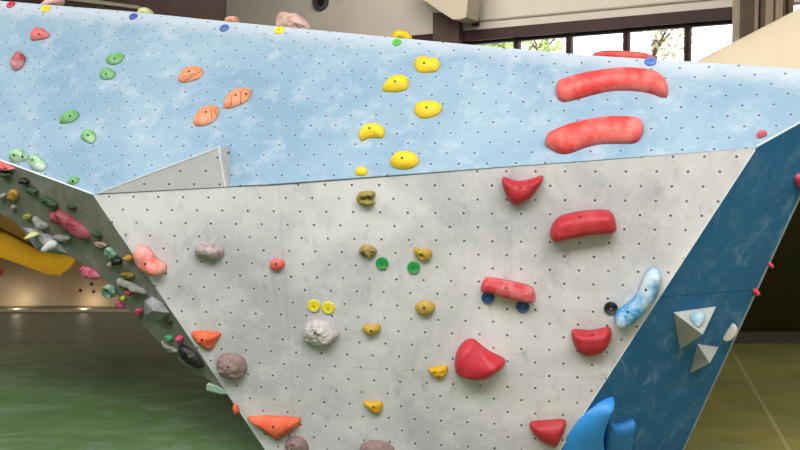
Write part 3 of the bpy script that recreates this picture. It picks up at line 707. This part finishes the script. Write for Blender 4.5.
hold(G, [(195, 251), (198, 243.5), (208, 243), (217, 245), (224, 250), (223, 257), (216, 260), (207, 258), (196, 256)], .075, PNG, 'greyish pink ledge hold right of the coral hold', 'rock-like holds on the grey panel', amp=.011, flat=True, n=24, rings=6, tilt=.35)
hold(G, [(217, 364), (219, 357), (227, 353), (237, 354), (244, 358), (247.5, 368), (243, 376), (232, 378.5), (222, 375), (218, 369)], .085, PUR, 'purple-brown rock-like hold below the angular orange-red hold', 'rock-like holds on the grey panel', bolts=[(228.5, 367.5)], amp=.024, freq=20, flat=True, n=40, rings=10)
hold(G, [(285.5, 446), (288, 439), (294, 436), (302, 437), (307, 442), (309, 450), (305, 456), (292, 456)], .08, PUR, 'purple-brown rock-like hold cut off below the wide orange triangle', 'rock-like holds on the grey panel', amp=.022, flat=True, n=36, rings=9)
hold(G, [(360, 449), (363, 443), (371, 440), (381, 440.5), (390, 444), (395, 451), (388, 456), (368, 456)], .08, PUR, 'purple-brown rock-like hold cut off at the bottom centre of the grey panel', 'rock-like holds on the grey panel', amp=.022, flat=True, n=36, rings=9)

# ------------------------------------------------------------------ holds on the dark blue side (R)
hold(R, [(722.5, 340), (725, 334), (729, 328), (732.5, 323.5), (735.5, 325.5), (733, 332), (728, 338)], .05, hold_mat((206, 202, 190), .4, .7), 'slim cream hold at the outer edge of the dark blue side', 'small holds on the dark blue side', amp=.004)
hold(R, E(769.5, 264.5, 2.2, 2.6), .035, hold_mat((216, 70, 84), .1), 'tiny pink hold high on the outer edge of the dark blue side', 'small holds on the dark blue side', amp=.002)
hold(R, E(755, 291.5, 2.8, 3.2), .04, hold_mat((220, 70, 86), .1), 'tiny pink-red hold on the outer edge at the panel joint', 'small holds on the dark blue side', amp=.002)
hold(R, [(794, 180), (796, 174.5), (801, 173), (806, 178), (804, 186), (797, 186.5)], .06, hold_mat((206, 56, 96), .3), 'bright pink hold at the right picture edge on the dark blue side', 'small holds on the dark blue side', amp=.008)
# bluish hold sitting on the larger pyramid
bpy.context.view_layer.update()
mi = big_pyr.matrix_world
def on_obj(ob, x, y):
    inv = ob.matrix_world.inverted(); o_ = inv @ CAM; d = (inv.to_3x3() @ ray(x, y)).normalized()
    ok, loc, nr, _ = ob.ray_cast(o_, d)
    return ob.matrix_world @ loc, (ob.matrix_world.to_3x3() @ nr).normalized()
pp, nn = on_obj(big_pyr, 697, 317)
hold(Plane(pp, nn), [(689, 317), (692, 313.5), (698, 313), (703.5, 314.5), (704.5, 319), (701, 326), (698, 328), (693, 324)], .05, hold_mat((150, 190, 212), .9, .6, (226, 230, 230)), 'pale bluish chalky hold on the face of the larger grey pyramid', None, amp=.005)

# ------------------------------------------------------------------ holds on the shaded left side (L)
GLS = 'holds on the shaded left side'
dG_ = hold_mat((38, 62, 40), .2, .6, (110, 130, 110)); WHT = hold_mat((138, 138, 130), .3, .7, (226, 226, 220)); DRED = hold_mat((126, 38, 48), .3, .6, (206, 130, 136))
OCL = hold_mat((168, 122, 30), .15, .65); BLK = hold_mat((20, 20, 20), .05, .45, (120, 120, 120)); PKL = hold_mat((160, 44, 78), .5, .55, (216, 180, 190)); GWL = hold_mat((86, 130, 104), .7, .65, (216, 224, 214))
LST = [
 ([(-4, 161), (4, 162), (10, 165), (15, 169), (8, 170.5), (0, 169), (-5, 167)], .06, PNK, 'pink hold at the left picture edge just under the slab'),
 (E(6, 173.5, 7, 2.6, 8), .06, dG_, 'dark green hold under the pink one at the left picture edge'),
 (E(25, 181, 5, 3.2, 25), .07, BLK, 'black hold high on the shaded side, below the white chalked slab hold'),
 (E(33, 190, 6, 3.2, 20), .07, dG_, 'dark green hold touching the black one on the shaded side'),
 (E(14, 195, 6, 5.5, 60), .07, OCL, 'round ochre hold near the left picture edge on the shaded side'),
 (E(4, 196.5, 3, 4, 30), .06, WHT, 'small whitish hold left of the round ochre one'),
 ([(41, 198), (47, 197), (53, 199), (58, 203), (58, 206), (51, 206), (45, 202)], .08, dG_, 'long dark green hold above the big red one on the shaded side'),
 (E(14, 207, 3.5, 3, 20), .05, WHT, 'small white hold below the round ochre one'),
 (E(28, 216.5, 4, 3, 0), .05, hold_mat((134, 136, 48), .2), 'dull yellow-green hold left of the white shell hold'),
 ([(33, 217), (37, 216.5), (41, 220), (46, 222.5), (49, 226), (46, 228.5), (40, 228), (35, 224)], .07, WHT, 'white shell-like hold left of the big red one'),
 ([(49, 213.5), (54, 210.5), (60, 209.5), (67, 213.5), (78, 221), (88, 230), (91, 238), (84, 236), (74, 230), (65, 224.5), (54, 221)], .10, DRED, 'biggest hold of the shaded side, long and red'),
 (E(72, 206.5, 5, 1.8, 5), .04, dG_, 'thin dark green hold right above the big red one'),
 (E(98, 234.5, 5, 3, 40), .06, dG_, 'dark green hold at the lower tip of the big red one'),
 (E(101, 244, 6, 2.6, 15), .06, hold_mat((150, 120, 104), .5), 'brownish chalked hold below the tip of the big red one'),
 ([(53, 236), (58, 234.5), (66, 235), (72, 237), (70, 239.5), (60, 240), (54, 239)], .06, WHT, 'flat white bar hold just above the grey wedge on the shaded side'),
 ([(104, 252), (107, 247), (112, 248), (117, 254), (114, 258), (108, 257)], .07, GWL, 'chalky green hold with a dark pocket, above the black knob'),
 (E(118, 261, 4.5, 4, 30), .07, BLK, 'black knob hold between green and ochre ones'),
 (E(111.5, 264, 3, 2, 30), .05, WHT, 'white sliver hold left of the black knob'),
 (E(129.5, 257.5, 4, 2.8, 20), .06, OCL, 'ochre hold beside the black knob near the front edge'),
 ([(80, 269), (84, 266), (90, 267), (97, 271), (101.5, 277), (95, 278.5), (86, 276)], .08, PKL, 'pink and white hold overhanging the lower edge of the shaded side'),
 (E(128, 275, 7, 3.2, 8), .05, hold_mat((140, 116, 26), .1), 'faded ochre hold above the long white bar'),
 ([(117, 279), (121, 278.5), (130, 280.5), (139, 286), (145, 289.5), (147.5, 294.5), (142, 292), (134, 288.5), (124, 285), (118, 283.5)], .07, WHT, 'long white bar hold slanting down toward the front edge'),
 (E(131, 291, 4.5, 4, 30), .06, hold_mat((160, 44, 58), .1), 'small dark red hold under the long white bar'),
 ([(116, 303), (119, 299.5), (123, 303), (125.5, 306), (122, 307.5), (118, 306)], .06, PKL, 'small pink hold beneath the white ring hold'),
 (E(124, 297.5, 3, 1.7, 40), .05, hold_mat((190, 182, 40), .1), 'little yellow hold on top of the small pink one'),
 (E(139.5, 311.5, 4, 4, 30), .06, hold_mat((150, 44, 72), .2), 'dull crimson hold beside the grey block volume'),
 (E(170, 321, 2.4, 3.4, -30), .05, dG_, 'dark lump for shading between the grey block and the front edge'),  # dark lump added where the face only has shading
 (E(169.5, 337.5, 4, 2.8, 20), .05, hold_mat((60, 142, 100), .2), 'small green hold above the white bar near the lower tip'),
 (E(180, 338.5, 3.2, 3.4), .05, hold_mat((216, 62, 110), .15), 'small pink hold right above the big black one'),
 ([(161.5, 340.5), (167, 343.5), (174, 347.5), (179, 349), (178.5, 352), (172, 351.5), (166, 347)], .05, WHT, 'white bar hold on the lower edge left of the big black one'),
 ([(179, 346), (184, 344.5), (190, 347.5), (197, 353), (203, 362), (204.5, 366), (200, 366.5), (191, 363), (183, 357), (179.5, 351)], .09, BLK, 'big black almond-shaped hold near the lower tip of the shaded side'),
]
for out, h_, m_, lb in LST:
    hold(L, out, h_ * .6, m_, lb, GLS, amp=.02, freq=19, n=32, rings=8, flat=len(lb) % 3 == 0)
# white ring-shaped hold with an open green middle
ro = hold(L, E(110, 291, 7.5, 6.5, 35, 14), .07, GWL, 'white-rimmed ring hold with green middle at the lower edge', GLS, amp=.004, feats=[(110, 291, 4, -.06)], n=40, rings=10)
# volumes on the left side
def faceted(plane, base, apex, hgt, mat, label):
    return pyramid(plane, base, apex, hgt, mat, label, 'grey volumes on the shaded left side')
M_LV = hold_mat((140, 139, 142), .4, .7, (210, 210, 214))
faceted(L, [(22, 227), (40, 229), (56, 238), (68, 254), (36, 249)], (46, 246), .07, M_LV, 'grey flat wedge volume on the lower edge of the shaded side')
faceted(L, [(144, 300), (152, 296), (163, 303), (170, 313), (157, 322), (145, 316)], (153, 311), .12, M_LV, 'grey block volume in the middle of the shaded side')
hold(L, E(35, 233.5, 4.5, 2, 5), .06, hold_mat((206, 206, 130), .4), 'cream-yellow hold on the grey wedge volume', GLS, n=24, rings=6, off=.04)
hold(L, E(53.5, 244, 5, 4, 30), .07, hold_mat((200, 200, 200), .6, .8), 'white rock-like hold on the grey wedge volume', GLS, n=24, rings=6, amp=.012, off=.04)
# pale board end at the lower tip
slabp = [L.at(*q) for q in ((207, 384), (217, 386), (229.5, 393.5), (222, 393.5), (207, 389.5))]
bm = bmesh.new(); prism(bm, [p_ + L.n * .006 for p_ in slabp], L.n * -.03)
link_mesh('board_end', bm, plain('pale_board', (186, 214, 198), .7), body)['label'] = 'pale plywood end of the left side'

# ------------------------------------------------------------------ trees outside the windows
def tree(cx, cy, zc, rr, label, col, seed):
    rnd = random.Random(seed); e = empty('tree', (cx, cy, 0), label=label, cat='tree', group='trees outside the windows')
    bm = bmesh.new()
    for k in range(520):
        a = rnd.uniform(0, 2 * math.pi); u = rnd.uniform(-1, 1); rad = rr * rnd.random() ** .45
        n_ = noise.noise(Vector((math.cos(a) * 2, math.sin(a) * 2, u * 2 + seed))) * .45 + 1
        c_ = Vector((math.cos(a) * math.sqrt(1 - u * u) * rad * n_, math.sin(a) * math.sqrt(1 - u * u) * rad * n_, u * rad * n_ * .9))
        d1 = Vector((rnd.gauss(0, 1), rnd.gauss(0, 1), rnd.gauss(0, 1))).normalized(); d2 = d1.orthogonal().normalized()
        s_ = rnd.uniform(.06, .14)
        bm.faces.new([bm.verts.new(c_ + Vector((0, 0, zc)) + v_ * s_) for v_ in (d1, d2 * .6, -d1, -d2 * .6)])
    f = link_mesh('foliage', bm, plain('leaf_%d' % seed, col, .6, .3, .3, 4)); f.parent = e
    bm = bmesh.new(); bmesh.ops.create_cone(bm, cap_ends=True, segments=10, radius1=.16, radius2=.07, depth=zc, matrix=Matrix.Translation((0, 0, zc / 2)))
    for k in range(5):
        a = k * 1.3; mm_ = Matrix.Translation((math.cos(a) * rr * .3, math.sin(a) * rr * .3, zc + rr * .1)) @ Matrix.Rotation(a, 4, 'Z') @ Matrix.Rotation(.7, 4, 'Y')
        bmesh.ops.create_cone(bm, cap_ends=True, segments=6, radius1=.05, radius2=.015, depth=rr, matrix=mm_)
    b_ = link_mesh('trunk', bm, plain('bark_%d' % seed, (120, 100, 84), .8)); b_.parent = e
for x, dep, y, rr, lb, s_ in ((541, 25, 44, 1.15, 'leafy green tree seen through the second window from the left', 3), (497, 27, 46, .7, 'small green tree seen through the leftmost window', 5),
                          (602, 34, 52, .8, 'small pale tree seen through the middle window', 9), (655, 23, 40, 1.1, 'pale leafy tree seen through the second window from the right', 11)):
    q = CAM + ray(x, y) * dep
    tree(q.x, q.y, q.z, rr, lb, (150, 170, 96) if s_ in (3, 5) else (196, 190, 160), s_)

# ------------------------------------------------------------------ light, world, camera
w = bpy.data.worlds.new('overcast_sky'); S.world = w; w.use_nodes = True
w.node_tree.nodes['Background'].inputs[0].default_value = (.93, .97, 1, 1); w.node_tree.nodes['Background'].inputs[1].default_value = 5.5

def area(name, loc, target, sx, sy, power, col=(1, 1, 1)):
    l = bpy.data.lights.new(name, 'AREA'); l.shape = 'RECTANGLE'; l.size = sx; l.size_y = sy; l.energy = power; l.color = col
    o = bpy.data.objects.new(name, l); COL.objects.link(o); o.location = loc
    o.rotation_euler = (Vector(target) - Vector(loc)).to_track_quat('-Z', 'Y').to_euler(); return o
area('hall_skylight', (-.3, .9, 7.0), (-.2, 4.7, 1.8), 9, 4, 1290, (1, .985, .96))
area('front_daylight', (3.5, -4.6, 4.2), (0, 5, 1.6), 7, 3, 190, (.98, .98, 1))
area('rear_skylight', (2, 12.5, 7.0), (3.5, 16, 3.5), 8, 3, 350, (1, .96, .9))
area('far_wall_lamp', (-5.5, 10.6, 2.6), (-5.5, 13, .6), 3, .4, 20, (1, .9, .74))
area('left_fill', (-7.5, 4.5, 6.8), (-3.5, 7.5, 0), 3, 3, 380, (.97, 1, .97))  # added unseen fill, brightens the floor and side face at left
area('right_fill', (8, 4.5, 6.8), (4.5, 8, 0), 3, 3, 300, (1, .97, .9))  # added unseen fill for the floor and blue side at right
area('rear_left_fill', (-1.5, 11.5, 7.0), (-2, 18, 4.5), 5, 2, 330, (1, .95, .88))  # unseen light added to lift the left part of the beige wall
for x in (22, 88):
    q = FL.at(x, 303); l = bpy.data.lights.new('foot_fill_light', 'POINT'); l.energy = 2.6; l.color = (1, .86, .62); l.shadow_soft_size = .05  # added point light without fixture, makes the glint at the wall foot
    o = bpy.data.objects.new('foot_fill_light', l); COL.objects.link(o); o.location = (q.x, FD - (.2 if x < 60 else .18), .05)

cd = bpy.data.cameras.new('camera'); cd.sensor_width = 36; cd.lens = 36 * F / 800; cd.clip_end = 200
cam = bpy.data.objects.new('camera', cd); COL.objects.link(cam); cam.location = CAM
cam.rotation_euler = (math.pi / 2 - PITCH, 0, 0); S.camera = cam
S.view_settings.view_transform = 'Standard'; S.view_settings.look = 'None'; S.view_settings.gamma = 1; S.view_settings.exposure = .08
S.view_settings.use_curve_mapping = False
